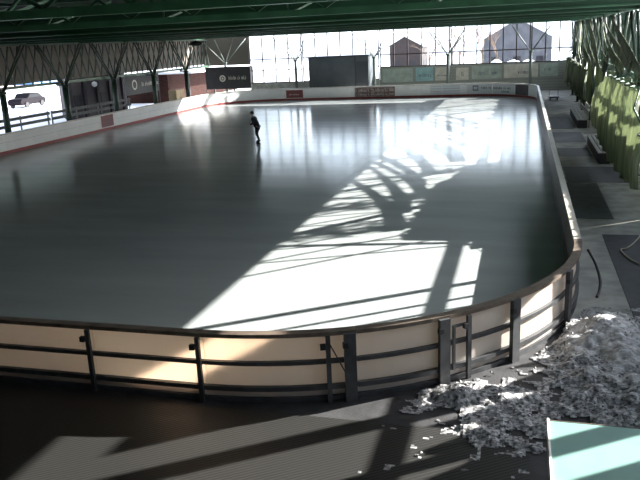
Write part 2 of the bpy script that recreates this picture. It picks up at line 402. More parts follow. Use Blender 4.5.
# ------------------------------------------------------------------ snow heaps outside the near corner
def nz(x, y, f, o=0): return noise.noise(Vector((x * f + o, y * f - o, o * 1.7)))
mb = MB(); st = 0.045; x0, x1, y0, y1 = -3.2, 2.6, -1.6, 5.2
nx = int((x1 - x0) / st); ny = int((y1 - y0) / st); idx = {}
def snow_h(x, y):
    dx, dy = x + R, y - R; rr = sqrt(dx * dx + dy * dy); out = rr - R - 0.22
    if y < R and x > -R and out < 0: return -1
    m = 0.46 * math.exp(-(((x - 0.45) / 0.75) ** 2 + ((y - 3.3) / 1.0) ** 2))
    m += 0.17 * math.exp(-(((x - 0.3) / 0.8) ** 2 + ((y - 1.7) / 1.1) ** 2))
    m += 0.17 * math.exp(-(((x + 1.75) / 0.85) ** 2 + ((y - 0.75) / 0.45) ** 2))
    m += 0.12 * math.exp(-(((x + 1.2) / 0.6) ** 2 + ((y + 0.2) / 0.5) ** 2))
    m += 0.16 * math.exp(-(((x - 1.0) / 0.9) ** 2 + ((y - 0.6) / 1.2) ** 2))
    pl = math.exp(-(((x - 0.45) / 0.9) ** 2 + ((y - 3.3) / 1.2) ** 2)); h = m * (1 + (0.8 - .6 * pl) * nz(x, y, 2.2, 3)) + 0.07 * nz(x, y, 5, 1) + 0.045 * abs(nz(x, y, 11, 5)) - 0.055
    return h
for i in range(nx + 1):
    for j in range(ny + 1):
        x = x0 + i * st; y = y0 + j * st; h = snow_h(x, y)
        if h > -0.02: idx[i, j] = len(mb.v); mb.v.append(Vector((x, y, max(h, 0.007))))
for i in range(nx):
    for j in range(ny):
        q = [(i, j), (i + 1, j), (i + 1, j + 1), (i, j + 1)]
        if all(k in idx for k in q): mb.f.append(tuple(idx[k] for k in q))
for k in range(420):
    x = rnd.uniform(-2.9, 1.9); y = rnd.uniform(-1.2, 4.2); h = snow_h(x, y)
    if h < -0.015: continue
    r = rnd.uniform(0.008, 0.028); b = len(mb.v); c = Vector((x, y, max(h, 0.007) + r * 1.35))
    mb.v += [c + Vector(p) * r * rnd.uniform(.7, 1.3) for p in ((1, 0, 0), (0, 1, 0), (-1, 0, 0), (0, -1, 0), (0, 0, 1), (0, 0, -1))]
    mb.f += [(b, b + 1, b + 4), (b + 1, b + 2, b + 4), (b + 2, b + 3, b + 4), (b + 3, b, b + 4), (b + 1, b, b + 5), (b + 2, b + 1, b + 5), (b + 3, b + 2, b + 5), (b, b + 3, b + 5)]
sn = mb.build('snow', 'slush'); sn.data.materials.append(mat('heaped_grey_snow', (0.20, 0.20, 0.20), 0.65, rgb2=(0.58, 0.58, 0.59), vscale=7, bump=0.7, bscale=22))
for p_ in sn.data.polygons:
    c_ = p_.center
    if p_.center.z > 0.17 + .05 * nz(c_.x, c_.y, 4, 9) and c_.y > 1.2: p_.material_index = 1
tag(sn, 'dirty shaved snow heaped on the floor outside the near right corner', 'snow', kind='stuff')

# ------------------------------------------------------------------ roof
ZB = 6.08
SKY = (-19.8, -16.6, 55.6, 60.8)
def deck(x0, x1, y0, y1): return MB().box(x0, x1, y0, y1, 6.95, 7.05)
dk = MB()
for r_ in ((-33.7, 3.3, -14.3, SKY[2]), (-33.7, SKY[0], SKY[2], SKY[3]), (SKY[1], 3.3, SKY[2], SKY[3]), (-33.7, 3.3, SKY[3], 61.5)):
    dk.box(r_[0], r_[1], r_[2], r_[3], 6.95, 7.05)
struct(dk.build('ceiling', 'deck'))
w = MB().box(SKY[0], SKY[1], SKY[2], SKY[3], 7.0, 7.012).build('window_6', 'glass'); struct(w)  # unseen skylight, added to let sun onto the far left corner
BY = [14.9, 21.2, 27.5, 33.8, 40.1, 46.4, 52.7]
o = MB().box(-33.4, 2.94, 60.95, 61.15, 6.6, 6.945).build('roof_beam', 'green'); struct(o)
for y in BY:
    o = MB().box(-33.4, 2.94, y - 0.12, y + 0.12, ZB + 0.05, 6.94).build('roof_beam', 'green'); struct(o)
    MB().box(-33.4, 2.94, y - 0.2, y + 0.2, ZB, ZB + 0.05).build('flange', 'green_light', o)
    MB().box(-33.4, 2.94, y - 0.16, y - 0.121, ZB + 0.22, ZB + 0.27).build('cable_tray', 'green_light', o)
for y in (2.3, 8.6):
    o = MB().box(-33.4, 2.94, y - 0.1, y + 0.1, ZB, ZB + 0.16).build('roof_beam', 'green_light'); struct(o)
    MB().box(-33.4, 2.94, y - 0.1, y + 0.1, 6.78, 6.94).build('top_chord', 'green', o)
    x = -33.0; k = 0
    while x < 2.5:
        MB().bar((x, y, ZB + 0.16), (x + 0.9, y, 6.78), 0.06).build('web_bar', 'green', o)
        MB().bar((x + 0.9, y, 6.78), (x + 1.8, y, ZB + 0.16), 0.06).build('web_bar', 'green', o)
        x += 1.8
    x = -32.1 
    while x < 2.5:
        MB().bar((x, y + .12, ZB + 0.1), (x + 0.9, y + 2.2, 6.88), 0.05).build('spread_strut', 'green_light', o)
        MB().bar((x, y + .12, ZB + 0.1), (x - 0.9, y + 2.2, 6.88), 0.05).build('spread_strut', 'green_light', o)
        x += 3.6
for y in (-4.0, -10.3):
    o = MB().box(-33.4, 2.94, y - 0.12, y + 0.12, ZB + 0.1, 6.94).build('roof_beam', 'green'); struct(o)
# longitudinal purlins
for x in (-29.5, -22, -14.5, -7, 0.5):
    o = MB().box(x - 0.06, x + 0.06, -13.9, 60.9, 6.80, 6.945).build('roof_purlin', 'green_dark'); struct(o)
struct(MB().box(2.95, 3.1, -14, 63, 6.08, 6.94).build('trim_1', 'green'))
struct(MB().box(-33.7, -33.45, -14, 63, 6.02, 6.94).build('trim_2', 'green'))
# end and side cladding
struct(MB().box(-33.8, 3.4, -14.5, -14.3, -0.1, 6.9).build('wall_front', 'lodge_dark'))
struct(MB().box(-33.9, -33.75, 18, 63.4, 3.55, 10.5).build('wall_left_part_added', 'clad'))  # unseen parapet above the eaves added to shade the snow outside

struct(MB().box(-33.9, -33.75, -14.2, 17.9, -0.1, 6.9).build('wall_left_part_added', 'lodge_dark'))  # unseen wall, added to keep skylight out of the near left side
# ------------------------------------------------------------------ far end glazing
struct(MB().box(-28.6, -14.9, 63.0, 63.2, -0.05, 1.45).build('wall_back', 'pale_concrete'))
struct(MB().box(-14.88, 3.8, 63.0, 63.2, -0.05, 2.62).build('wall_back', 'planks'))
struct(MB().box(-33.74, -28.62, 63.0, 63.2, 3.4, 6.9).build('wall_back', 'clad'))
TX = [-30.3, -22.85, -15.4, -7.95, -0.5]
bays = [(-28.6, -22.9), (-22.85, -14.92), (-14.86, -7.98), (-7.95, -0.53), (-0.5, 3.35)]
for i, (a, b) in enumerate(bays):
    z0 = 1.47 if b < -14 else 2.64; z1 = 6.9
    fr = MB(); nb = max(1, round((b - a) / 1.3))
    for k in range(nb + 1):
        x = a + .06 + (b - a - .12) * k / nb; fr.box(x - .055, x + .055, 63.03, 63.13, z0, z1)
    for z in ((z0 + .03, 2.75, 3.85, z1 - .03) if z0 < 2 else (z0 + .03, 3.85, z1 - .03)): fr.box(a, b, 63.05, 63.11, z - .05, z + .05)
    o = fr.build('window_%d' % (i + 1), 'mullion'); struct(o)
    MB().box(a + .01, b - .01, 63.075, 63.081, z0 + .01, z1 - .01).build('pane', 'glass', o)

# ------------------------------------------------------------------ tree-shaped roof columns
def tree_column(dx, dy, zn, post_r, arm_r, label, cat='column', group=None, m='green_dark', sides=(-1, 1), side=0):
    t = thing('tree_column', (0, 0, 0), label, cat, group)
    MB().box(-.22, .22, -.22, .22, -0.01, .03).build('base_plate', m, t)
    MB().lathe((0, 0, 0), [(post_r, .03), (post_r, zn)], 14).build('post', m, t, True)
    MB().lathe((0, 0, 0), [(post_r, zn + .002), (post_r + .06, zn + .04), (post_r + .06, zn + .14), (post_r * .5, zn + .2)], 14).build('collar', m, t, True)
    for sx in (-1, 1):
        for sy in sides:
            MB().tube([(sx * .06 if dx > .1 else sx * .05, sy * .07, zn + .12), (sx * dx, sy * dy, 6.0)], arm_r, 10).build('arm', m, t, True)
    if side: MB().box(min(0, side * .62), max(0, side * .62), -.06, .06, 3.28, 3.40).build('bracket', m, t)
    t['kind'] = 'thing'
    return t
M['teal_steel'] = mat('grey_green_steel', (0.10, 0.13, 0.11), 0.5, var=0.2)
FARLAB = ['tree-shaped roof column at the far left corner behind the black banner', 'tree-shaped roof column at the far end left of the dark shed', 'tree-shaped roof column at the right edge of the dark shed',
          'tree-shaped roof column before the right half of the far glazing', 'tree-shaped roof column at the far end nearest the right side']
p = tree_column(1.7, 1.7, 3.6, 0.14, 0.05, FARLAB[0], group='tree columns of the far end', m='teal_steel')
for k, x in enumerate(TX):
    c = p if k == 0 else copy_tree(p)
    c.location = (x, 60.6 if k != 2 else 60.9, 0); c['label'] = FARLAB[k]
    if k == 2: c.location = (-14.95, 60.6, 0)
p = tree_column(0.12, 2.5, 3.2, 0.19, 0.06, 'x', group='tree columns along the left side', side=-1)
LY = [21.3, 27.6, 33.9, 40.2, 46.5, 52.8]
for k, y in enumerate(LY):
    c = p if k == 0 else copy_tree(p)
    c.location = (-31.0, y, 0); c['label'] = ['left-side roof column outside the left border of the photo', 'left-side roof column at the left border of the photo', 'left-side roof column beside the bright parking lot view',
        'left-side roof column in front of the dark lodge wall', 'left-side roof column beside the small tan cupboard', 'left-side roof column before the red brick wall'][k]
p = tree_column(0.12, 2.5, 3.2, 0.10, 0.08, 'x', group='tree columns along the right side', m='green_dark', side=1)
q = tree_column(0.12, 2.5, 3.2, 0.10, 0.08, 'green right-side roof column with arms slanting away only, at the near end of the netting', group='tree columns along the right side', m='green_dark', sides=(1,), side=1); q.location = (3.0, 13.5, 0)
RY = [13.5, 19.7, 25.9, 32.1, 38.3, 44.5, 50.7, 56.9]
for k, y in enumerate(RY):
    if k == 0: continue
    c = p if k == 1 else copy_tree(p)
    c.location = (3.0, y, 0); c['label'] = 'green right-side roof column with slanting arms, %s along the netting from near' % ORD[k]
# lattice girders between them
def girder(y0, y1, x, label, group, nx=4, diag=True, m='green_dark', mc='green', r=0.045, zb=3.5, zt=6.32):
    t = thing('lattice_girder', (x, (y0 + y1) / 2, zb), label, 'girder', group)
    MB().box(x - .08 + .3, x + .08 + .3, y0 + .02, y1 - .02, zb - .09, zb + .09).build('bottom_chord', mc, t)
    MB().box(x - .06 + .3, x + .06 + .3, y0 + .02, y1 - .02, zt, zt + .1).build('top_chord', m, t)
    if diag:
        d = (y1 - y0) / nx
        for k in range(nx):
            a = y0 + d * k + .06; b = a + d - .12
            MB().bar((x + .26, a, zb + .1), (x + .26, b, zt), r).build('diagonal', m, t)
            MB().bar((x + .34, b, zb + .1), (x + .34, a, zt), r).build('diagonal', m, t)
    return t
ly = [18.0] + [y + 0 for y in LY] + [59.1]
for k in range(len(ly) - 1):
    girder(ly[k], ly[k + 1], -31.75, 'dark lattice girder above the left side, %s bay from near' % ORD[k], 'lattice girders of the left side', nx=7, r=.075, zt=5.95)
ry = RY + [62.6]
for k in range(len(ry) - 1):
    girder(ry[k], ry[k + 1], 3.06, 'green lattice girder above the right-side netting, %s bay from near' % ORD[k], 'lattice girders of the right side', nx=5, r=0.07)
girder(-4, 13.5, 3.06, 'plain green chord girder above the right side outside the photo', 'lattice girders of the right side', diag=False)

# ------------------------------------------------------------------ right side: posts, added shading tarps, netting, curtain
def post(y, w, z0, z1, label):
    o = MB().box(3.02, 3.02 + 0.14, y - w / 2, y + w / 2, z0, z1).build('steel_post', 'green'); tag(o, label, 'post', 'plain posts of the right side')
post(9.9, 0.16, -0.01, 6.01, 'thick plain green post on the right side outside the photo')
post(8.95, 0.05, -0.01, 6.01, 'thin plain green post beside the thick one, outside the photo')
post(8.35, 0.04, -0.01, 6.01, 'thinnest plain green post on the right side, outside the photo')
post(4.0, 0.34, -0.01, 6.01, 'wide post right of the near corner, outside the photo')
post(2.5, 0.2, -0.01, 6.01, 'post right of the mint roofed hut, outside the photo')
post(0.4, 0.3, -0.01, 6.01, 'post beyond the mint roofed hut, outside the photo')
post(-1.45, 0.2, -0.01, 6.01, 'post throwing the dark band on the mint roof, outside the photo')
post(-2.15, 0.3, -0.01, 6.01, 'post throwing the lower dark band on the mint roof, outside the photo')
def sheet(name, x, y0, y1, z0f, z1f, amp, wl, m, label, cat, group=None, ny=80, nz_=10, th=0.015, bulge=0.0, seed=0):
    mb = MB()
    for i in range(ny + 1):
        y = y0 + (y1 - y0) * i / ny; za, zb_ = z0f(y), z1f(y)
        for j in range(nz_ + 1):
            t_ = j / nz_; z = za + (zb_ - za) * t_
            a = amp * (1.2 - 0.5 * t_)
            xx = x + a * sin(2 * pi * y / wl + 1.3 * sin(y * 1.7 + seed)) + 0.4 * a * sin(2 * pi * y / (wl * .37) + seed) - bulge * sin(pi * (1 - t_) * .8)
            mb.v.append(Vector((xx, y + .03 * sin(z * 3 + y), z)))
    for i in range(ny):
        for j in range(nz_):
            a = i * (nz_ + 1) + j; mb.f.append((a, a + nz_ + 1, a + nz_ + 2, a + 1))
    o = mb.build(name, m, None, True); s = o.modifiers.new('thick', 'SOLIDIFY'); s.thickness = th
    return tag(o, label, cat, group)
sheet('added_shade_tarp', 3.62, 5.25, 6.75, lambda y: 3.75, lambda y: 5.85, .03, 1.1, 'tarp', 'short dark green shading tarp added high right of the near corner, outside the photo', 'tarp', 'added tarps of the right side')  # these unseen tarps are added to shape the sun patches
sheet('added_shade_tarp', 4.0, 6.62, 7.95, lambda y: 0, lambda y: 5.8, .03, 1.1, 'tarp', 'tall dark green shading tarp added on the right side, outside the photo', 'tarp', 'added tarps of the right side')
sheet('added_shade_tarp', 3.62, -4.4, 6.65, lambda y: 0, lambda y: (2.2 if y > 5.4 else 2.62 if y > 4.0 else 3.2) + (.1 if y > 5.4 else .22) * sin(y * 8.5), .03, 1.1, 'tarp', 'low dark green shading tarp added right of the near corner, outside the photo', 'tarp', 'added tarps of the right side')
sheet('added_shade_tarp', 3.62, -14.2, -4.45, lambda y: 0, lambda y: 5.8, .03, 1.1, 'tarp', 'tall dark green shading tarp added beside the camera stand, outside the photo', 'tarp', 'added tarps of the right side')
sheet('added_shade_tarp', 3.83, 7.85, 13.65, lambda y: 0, lambda y: 3.32, .03, 1.1, 'tarp', 'half-height dark green shading tarp added beside the long black mat', 'tarp', 'added tarps of the right side')
for k in range(len(RY)):
    y0 = ry[k] + .02; y1 = ry[k + 1] - .02 + (.38 if k == len(RY) - 1 else 0)
    sheet('netting_screen', 3.66, y0, y1, lambda y: 0.02, lambda y: 3.1 + .1 * sin(y * 2.1), .05, 0.9, 'net_far', 'dull green netting panel on the right side, %s bay from near' % ORD[k], 'netting', 'netting panels of the right side')
def ztop(y):
    return 2.5 + 1.15 * min(1, max(0, (y - 12.8) / 1.3)) - 0.75 * min(1, max(0, (y - 21.5) / 4.0))
def zbot(y):
    t_ = (y - 11.0) / 14.5
    return 1.12 - 0.30 * sin(pi * min(1, max(0, t_ * 1.1))) + 0.6 * max(0, t_ - .6) + .05 * sin(y * 3)
sheet('netting_curtain', 2.45, 36.0, 57.0, lambda y: 1.35 + .25 * sin(y * 1.3), lambda y: 3.15 + .12 * sin(y * 2.2), .10, 1.5, 'net_far', 'dull green netting hanging in folds beyond the farther bench', 'netting', None, 300, 14, 0.015, 0.1, 5)
cu = sheet('netting_curtain', 2.12, 12.0, 25.6, zbot, lambda y: ztop(y), .11, 1.25, 'net', 'gathered yellow-green netting curtain hanging in folds above the right walkway', 'netting', None, 320, 22, 0.02, 0.12, 2)
tie = MB().tube([(2.12 + .11 * sin(y * 5), y, ztop(y)) for y in [12.0 + .3 * k for k in range(46)]], .03, 6).build('top_rope', 'green', None, True)
tie.parent = cu
for y in (12.3, 15, 18.0, 21.5, 25.0):
    h = MB().tube([(2.15, y, ztop(y) + .01), (3.25, y, min(3.57, ztop(y) + .5))], .012, 6).build('hanging_wire', 'green', None); h.parent = cu

# long gathered net strips swept down from the roof edge towards the near curtain
t = thing('netting_swag', (2.6, 32, 3.2), 'long green net strips swept diagonally from the roof edge above the right walkway', 'netting')
for k in range(12):
    ye = 15.5 + 2.3 * k; ln = 10.5 + 1.2 * sin(k * 1.7); mb = MB(); n_ = 26
    for i in range(n_ + 1):
        u = i / n_; y = ye + ln * u; zs = 3.62 + .12 * sin(k * 2.3) + (.42 if ye < 26 else 0); z = zs + (5.97 - zs) * u ** 1.35; x = 2.36 + .2 * u + .05 * sin(k + 5 * u)
        w_ = .10 + .05 * sin(k * 1.3 + 4 * u) + .10 * (1 - u)
        tw = .5 * sin(3 * u + k)
        for j in range(4):
            q = (j / 3 - .5) * 2 * w_
            mb.v.append(Vector((x + q * sin(tw) * .5 + .03 * (j % 2), y + q * .35, z + q * cos(tw))))
    for i in range(n_):
        for j in range(3):
            a = i * 4 + j; mb.f.append((a, a + 4, a + 5, a + 1))
    o = mb.build('net_strip', 'net_far', t, True); sl = o.modifiers.new('thick', 'SOLIDIFY'); sl.thickness = .012
# ------------------------------------------------------------------ benches
def bench(x0, x1, y0, y1, label):
    t = thing('bench', ((x0 + x1) / 2, (y0 + y1) / 2, 0), label, 'bench', 'benches on the right walkway')
    n = 3; wd = (x1 - x0) / n
    for k in range(n): MB().box(x0 + wd * k + .015, x0 + wd * (k + 1) - .015, y0, y1, .43, .475).build('seat_slat', 'wood', t, bevel=.005)
    MB().box(x0 + .03, x0 + .06, y0 + .05, y1 - .05, .05, .41).build('front_board', 'bench_dark', t)
    for y in (y0 + .03, (y0 + y1) / 2, y1 - .09): MB().box(x0 + .065, x1 - .03, y, y + .06, -0.005, .425).build('end_board', 'bench_dark', t)
    for k in range(2): 
        MB().box(x1 + .02, x1 + .06, y0, y1, .58 + k * .17, .70 + k * .17).build('back_slat', 'wood', t)
    for y in (y0 + .2, y1 - .25): MB().box(x1 + .065, x1 + .10, y, y + .06, -0.005, .87).build('back_post', 'bench_dark', t)
bench(1.92, 2.46, 22.1, 27.7, 'long slatted bench with dark base, nearer of the two by the netting')
bench(1.88, 2.48, 34.2, 41.0, 'long slatted bench with dark base, farther of the two by the netting')
t = thing('trolley', (1.3, 52.5, 0), 'low black trolley on the walkway near the far right corner', 'trolley')
MB().box(.95, 1.7, 52.1, 53.2, .2, .3).build('platform', 'black', t)
for x in (1.05, 1.6):
    for y in (52.25, 53.05): MB().lathe((x, y, .1), [(.1, -.03), (.1, .03)], 12, 'x').build('wheel', 'black', t)
m2 = MB(); m2.bar((1.0, 53.15, .3), (1.0, 53.3, .75), .03); m2.bar((1.65, 53.15, .3), (1.65, 53.3, .75), .03); m2.bar((1.0, 53.3, .75), (1.65, 53.3, .75), .03); m2.build('push_handle', 'black', t)

# hoses
def smooth(pts, n=8):
    out = []; P = [Vector(p) for p in pts]
    for i in range(len(P) - 1):
        a, b, c, d = P[max(i - 1, 0)], P[i], P[i + 1], P[min(i + 2, len(P) - 1)]
        for k in range(n):
            t_ = k / n; out.append(0.5 * ((2 * b) + (c - a) * t_ + (2 * a - 5 * b + 4 * c - d) * t_ ** 2 + (3 * b - a - 3 * c + d) * t_ ** 3))
    out.append(P[-1]); return out
h = MB().tube(smooth([(2.6, 13.0, .03), (2.2, 11.3, .03), (1.75, 9.9, .032), (1.5, 9.35, .034), (1.36, 9.25, .034), (1.36, 8.9, .034), (1.5, 8.3, .034), (1.72, 7.9, .034), (2.0, 7.75, .03), (2.6, 7.9, .025)]), .022, 8).build('hose', 'rope', None, True)
tag(h, 'tan garden hose looped across the long black mat', 'hose')
h = MB().tube(smooth([(0.24, 5.7, 1.02), (.36, 5.3, .85), (.43, 4.95, .62), (.4, 4.7, .48), (.34, 4.5, .42)]), .03, 8).build('hose', 'black', None, True)
tag(h, 'black hose hanging outside the near corner boards above the snow heap', 'hose')

# ------------------------------------------------------------------ mint hut
t = thing('hut', (0.4, -5.0, 0), 'flat mint-roofed hut outside the near right corner', 'hut')
MB().box(-.80, 1.7, -6.2, -3.82, -0.01, 2.12).build('walls', 'hut_wall', t)
rf = MB().box(-.87, 1.78, -6.28, -3.75, 2.17, 2.2).build('roof', 'mint', t)
m2 = MB(); m2.box(-.89, -.872, -6.3, -3.73, 2.1, 2.215); m2.build('roof_edge', 'white_paint', rf); MB().box(-.872, 1.8, -3.748, -3.738, 2.1, 2.203).build('roof_edge', 'rail_dark', rf)
MB().box(-.82, -.805, -5.6, -4.8, 0, 1.95).build('door', 'red_paint', t)
MB().box(.35, .6, -3.9, -3.78, 2.201, 2.215).build('roof_clip', 'tan_box', rf)

# ------------------------------------------------------------------ far end: shed and banners
t = thing('shed', (-18.4, 61.2, 0), 'dark slate grey shed standing before the far glazing', 'shed')
MB().box(-21.35, -15.4, 60.0, 62.4, -0.01, 3.86).build('body', 'shed', t)
MB().box(-21.42, -15.33, 59.94, 62.46, 3.862, 3.98).build('roof', 'shed_dark', t)
MB().box(-16.75, -16.6, 59.96, 59.998, 0.02, 3.85).build('corner_strip', 'shed_dark', t)
MB().box(-16.55, -15.45, 59.965, 59.998, 0.02, 3.4).build('door', 'shed_dark', t)
MB().box(-15.6, -15.52, 59.93, 59.963, 1.6, 1.72).build('door_handle', 'steel_dark', t)
def banner(x0, x1, z0, z1, m, label, rows, seed, y=62.995, ink='ink', ring=None):
    t = thing('banner_sign', ((x0 + x1) / 2, y, z0), label, 'banner', 'banners along the far end')
    MB().box(x0, x1, y - .01, y, z0, z1).build('sheet', m, t)
    mb = MB()
    for (a, b, u, v) in rows: marks(lambda p, q, e, h_: mb.box(p, q, y - .014, y - .0105, e, h_), 0, a, b, u, v, seed)
    if mb.v: mb.build('lettering', ink, t)
    if ring:
        cx, cz, r0 = ring; m2 = MB(); n_ = 20
        for k in range(n_):
            a, b = 2 * pi * k / n_, 2 * pi * (k + 1) / n_
            m2.hexa([(cx + r0 * .62 * cos(a), y - .014, cz + r0 * .62 * sin(a)), (cx + r0 * cos(a), y - .014, cz + r0 * sin(a)), (cx + r0 * cos(a), y - .0105, cz + r0 * sin(a)), (cx + r0 * .62 * cos(a), y - .0105, cz + r0 * .62 * sin(a)),
                     (cx + r0 * .62 * cos(b), y - .014, cz + r0 * .62 * sin(b)), (cx + r0 * cos(b), y - .014, cz + r0 * sin(b)), (cx + r0 * cos(b), y - .0105, cz + r0 * sin(b)), (cx + r0 * .62 * cos(b), y - .0105, cz + r0 * .62 * sin(b))])
        m2.box(cx - r0 * .3, cx + r0 * .3, y - .0135, y - .0105, cz - r0 * .3, cz + r0 * .3)
        m2.build('emblem', ink, t)
    return t
banner(-14.6, -11.6, 1.15, 2.45, 'banner_green', 'plain faded green banner on the far wall right of the shed', [], 1)
banner(-11.3, -9.6, 1.2, 2.5, 'banner_teal', 'small teal banner on the far wall left of the right tree column', [(-11.1, -9.8, 1.6, 1.95)], 2)
banner(-9.4, -8.1, 1.2, 2.45, 'banner_beige', 'brownish banner directly left of the right tree column', [(-9.2, -8.3, 1.6, 1.8)], 3)
banner(-7.4, -6.2, 1.2, 2.35, 'banner_beige', 'pale banner with two short strokes right of the tree column', [(-7.0, -6.6, 1.55, 1.95)], 4)
banner(-5.9, -3.1, 1.25, 2.45, 'banner_green', 'wide pale banner with dark script lettering on the far wall', [(-5.6, -3.4, 1.6, 2.0)], 5)
banner(-2.9, 0.2, 1.25, 2.5, 'banner_beige', 'wide beige banner with sparse script, second from the right', [(-1.6, -.3, 1.6, 1.95)], 6)
banner(0.4, 2.0, 1.3, 2.5, 'banner_green', 'rightmost banner on the far wall with a small dark block', [(.8, 1.4, 1.8, 2.15)], 7)
bb = banner(-32.4, -27.5, 1.15, 3.35, 'banner_black', 'black banner with round pale emblem behind the far left corner', [(-29.9, -27.8, 2.05, 2.45)], 8, y=60.2, ink='ink_pale', ring=(-30.55, 2.2, .33))
m2 = MB()
m2.box(-32.4, -32.34, 60.21, 60.27, -.01, 3.3).build('support_post', 'steel_dark', bb); MB().box(-27.56, -27.5, 60.21, 60.27, -.01, 3.3).build('support_post', 'steel_dark', bb)
# banner along the left side
def side_banner(x, y0, y1, z0, z1, m, label, yc, zc, r0, rows, seed):
    t = thing('banner_sign', (x, (y0 + y1) / 2, z0), label, 'banner')
    MB().box(x - .012, x, y0, y1, z0, z1).build('sheet', m, t)
    for ya in (y0, y1 - .06): MB().box(x - .07, x - .014, ya, ya + .06, -.01, z1).build('support_post', 'steel_dark', t)
    m2 = MB(); n_ = 20
    for k in range(n_):
        a, b = 2 * pi * k / n_, 2 * pi * (k + 1) / n_
        P = lambda q, r_, xx: (xx, yc + r_ * cos(q), zc + r_ * sin(q))
        m2.hexa([P(a, r0 * .7, x + .001), P(a, r0, x + .001), P(a, r0, x + .005), P(a, r0 * .7, x + .005), P(b, r0 * .7, x + .001), P(b, r0, x + .001), P(b, r0, x + .005), P(b, r0 * .7, x + .005)])
    m2.build('emblem', 'ink_pale', t)
    m4 = MB()
    for (a, b, u, v) in rows: marks(lambda p, q, e, h_: m4.box(x + .001, x + .004, p, q, e, h_), 0, a, b, u, v, seed)
    m4.build('lettering', 'ink_pale', t)
side_banner(-32.9, 45.0, 51.0, 1.75, 3.3, 'banner_black', 'black banner with pale ring emblem on the left side', 46.6, 2.55, .42, [(47.7, 50.8, 2.35, 2.7)], 4)
# tan cupboard
t = thing('cupboard', (-30.6, 49.6, 0), 'small tan cupboard behind the left-side boards', 'cupboard')
MB().box(-31.0, -30.3, 48.9, 50.6, -0.01, 1.85).build('body', 'tan_box', t); MB().box(-30.298, -30.27, 48.95, 49.73, .1, 1.8).build('door', 'tan_box', t); MB().box(-30.298, -30.27, 49.77, 50.55, .1, 1.8).build('door', 'tan_box', t)
# plank fence along the left side
def fence(y0, y1, label):
    t = thing('plank_fence', (-32.4, (y0 + y1) / 2, 0), label, 'fence', 'plank fences of the left side')
    for z in (.55, 1.0, 1.4): MB().box(-32.42, -32.38, y0, y1, z, z + .2).build('plank', 'fence_wood', t)
    for y in (y0 + .1, (y0 + y1) / 2, y1 - .2): MB().box(-32.5, -32.425, y, y + .08, -0.01, 1.65).build('fence_post', 'fence_wood', t)
fence(21.5, 27.5, 'grey plank fence outside the left border of the photo'); fence(27.6, 33.8, 'grey plank fence before the bright parking lot')
fence(33.95, 40.1, 'grey plank fence before left part of the dark lodge'); fence(40.25, 44.8, 'grey plank fence before right part of the dark lodge')
def step_seat(z, x, y0, y1, label):
    o = MB().box(x - .15, x + .15, y0, y1, -.01, z).build('spectator_step', 'concrete'); tag(o, label, 'step', 'spectator steps of the left side')
step_seat(.75, -31.9, 22, 44.5, 'low concrete spectator step behind the left-side boards')
# hanging lamp
t = thing('hanging_lamp', (-24.6, 41.5, 5.6), 'small dark lamp hanging under the roof at upper left', 'lamp')
MB().tube([(-24.6, 41.5, 5.85), (-24.6, 41.5, 6.94)], .015, 6).build('cable', 'black', t)
MB().lathe((-24.6, 41.5, 5.55), [(.5, 0), (.55, .06), (.42, .2), (.12, .3)], 18).build('shade', 'black', t, True)
MB().lathe((-24.6, 41.5, 5.55), [(.3, -.05), (.36, -.005)], 14).build('lens', 'steel_dark', t)

# ------------------------------------------------------------------ outside
t = thing('lodge', (-39, 46.5, 0), 'long dark brown lodge outside the left side', 'building')
MB().hexa([(x, y, z) for z in (-.1, 6.2) for x, y in ((-36.6, 42.2), (-36.6, 51.5), (-41, 56.9), (-41, 47.6))]).build('walls', 'lodge', t)
for y in (42.3, 44.4, 46.4, 48.4, 50.6): MB().box(-36.598, -36.4, y, y + .35, -.1, 5.8).build('pilaster', 'lodge_dark', t)
for y in (43.0, 47.0): MB().box(-36.598, -36.55, y + .1, y + 1.1, .2, 2.0).build('door', 'lodge_dark', t)
MB().hexa([(x, y, z) for z in (6.201, 6.5) for x, y in ((-36.2, 41.7), (-36.2, 51.8), (-41.4, 57.6), (-41.4, 47.7))]).build('roof', 'snow', t)
gl = MB().lathe((-36.3, 45.9, 2.75), [(.02, -.24), (.2, -.15), (.25, 0), (.2, .15), (.02, .24)], 14).build('wall_lamp', 'lamp_white', t, True)
t = thing('brick_store', (-39, 63, 0), 'dull red brick store building outside the far left corner', 'building')
MB().box(-42, -36.8, 60.4, 80, -.1, 2.8).build('walls', 'brick', t)
MB().box(-42.4, -33.97, 60.2, 80.3, 2.801, 3.0).build('roof', 'snow', t)  # deep overhang added to keep sun off the brick wall
for y in (60.5, 67, 73, 79.4): MB().box(-34.6, -34.42, y, y + .18, -.1, 2.8).build('added_porch_post', 'lodge_dark', t)
t = thing('car', (-53.5, 59.5, 0), 'dark car parked on the snow beyond the left side', 'car')
def car_pts(z): return z
bd = MB()
prof = [(-2.1, .3), (-2.15, .7), (-1.9, .95), (-1.0, 1.0), (-.5, 1.45), (.9, 1.48), (1.6, 1.0), (2.05, .92), (2.15, .6), (2.1, .3)]
b = len(bd.v)
for sx in (-.85, .85): bd.v += [Vector((-53.5 + sx, 59.5 + p_, z - .1)) for p_, z in prof]
k = len(prof); bd.f += [tuple(range(k)), tuple(reversed(range(k, 2 * k)))] + [(i, (i + 1) % k, k + (i + 1) % k, k + i) for i in range(k)]
bd.build('body', 'car', t)
for sx, s2 in ((.852, .87), (-.87, -.852)): MB().hexa([(-53.5 + sx, 58.65, .92), (-53.5 + s2, 58.65, .92), (-53.5 + s2, 60.8, .92), (-53.5 + sx, 60.8, .92), (-53.5 + sx, 59.05, 1.28), (-53.5 + s2, 59.05, 1.28), (-53.5 + s2, 60.3, 1.28), (-53.5 + sx, 60.3, 1.28)]).build('side_window', 'carglass', t)
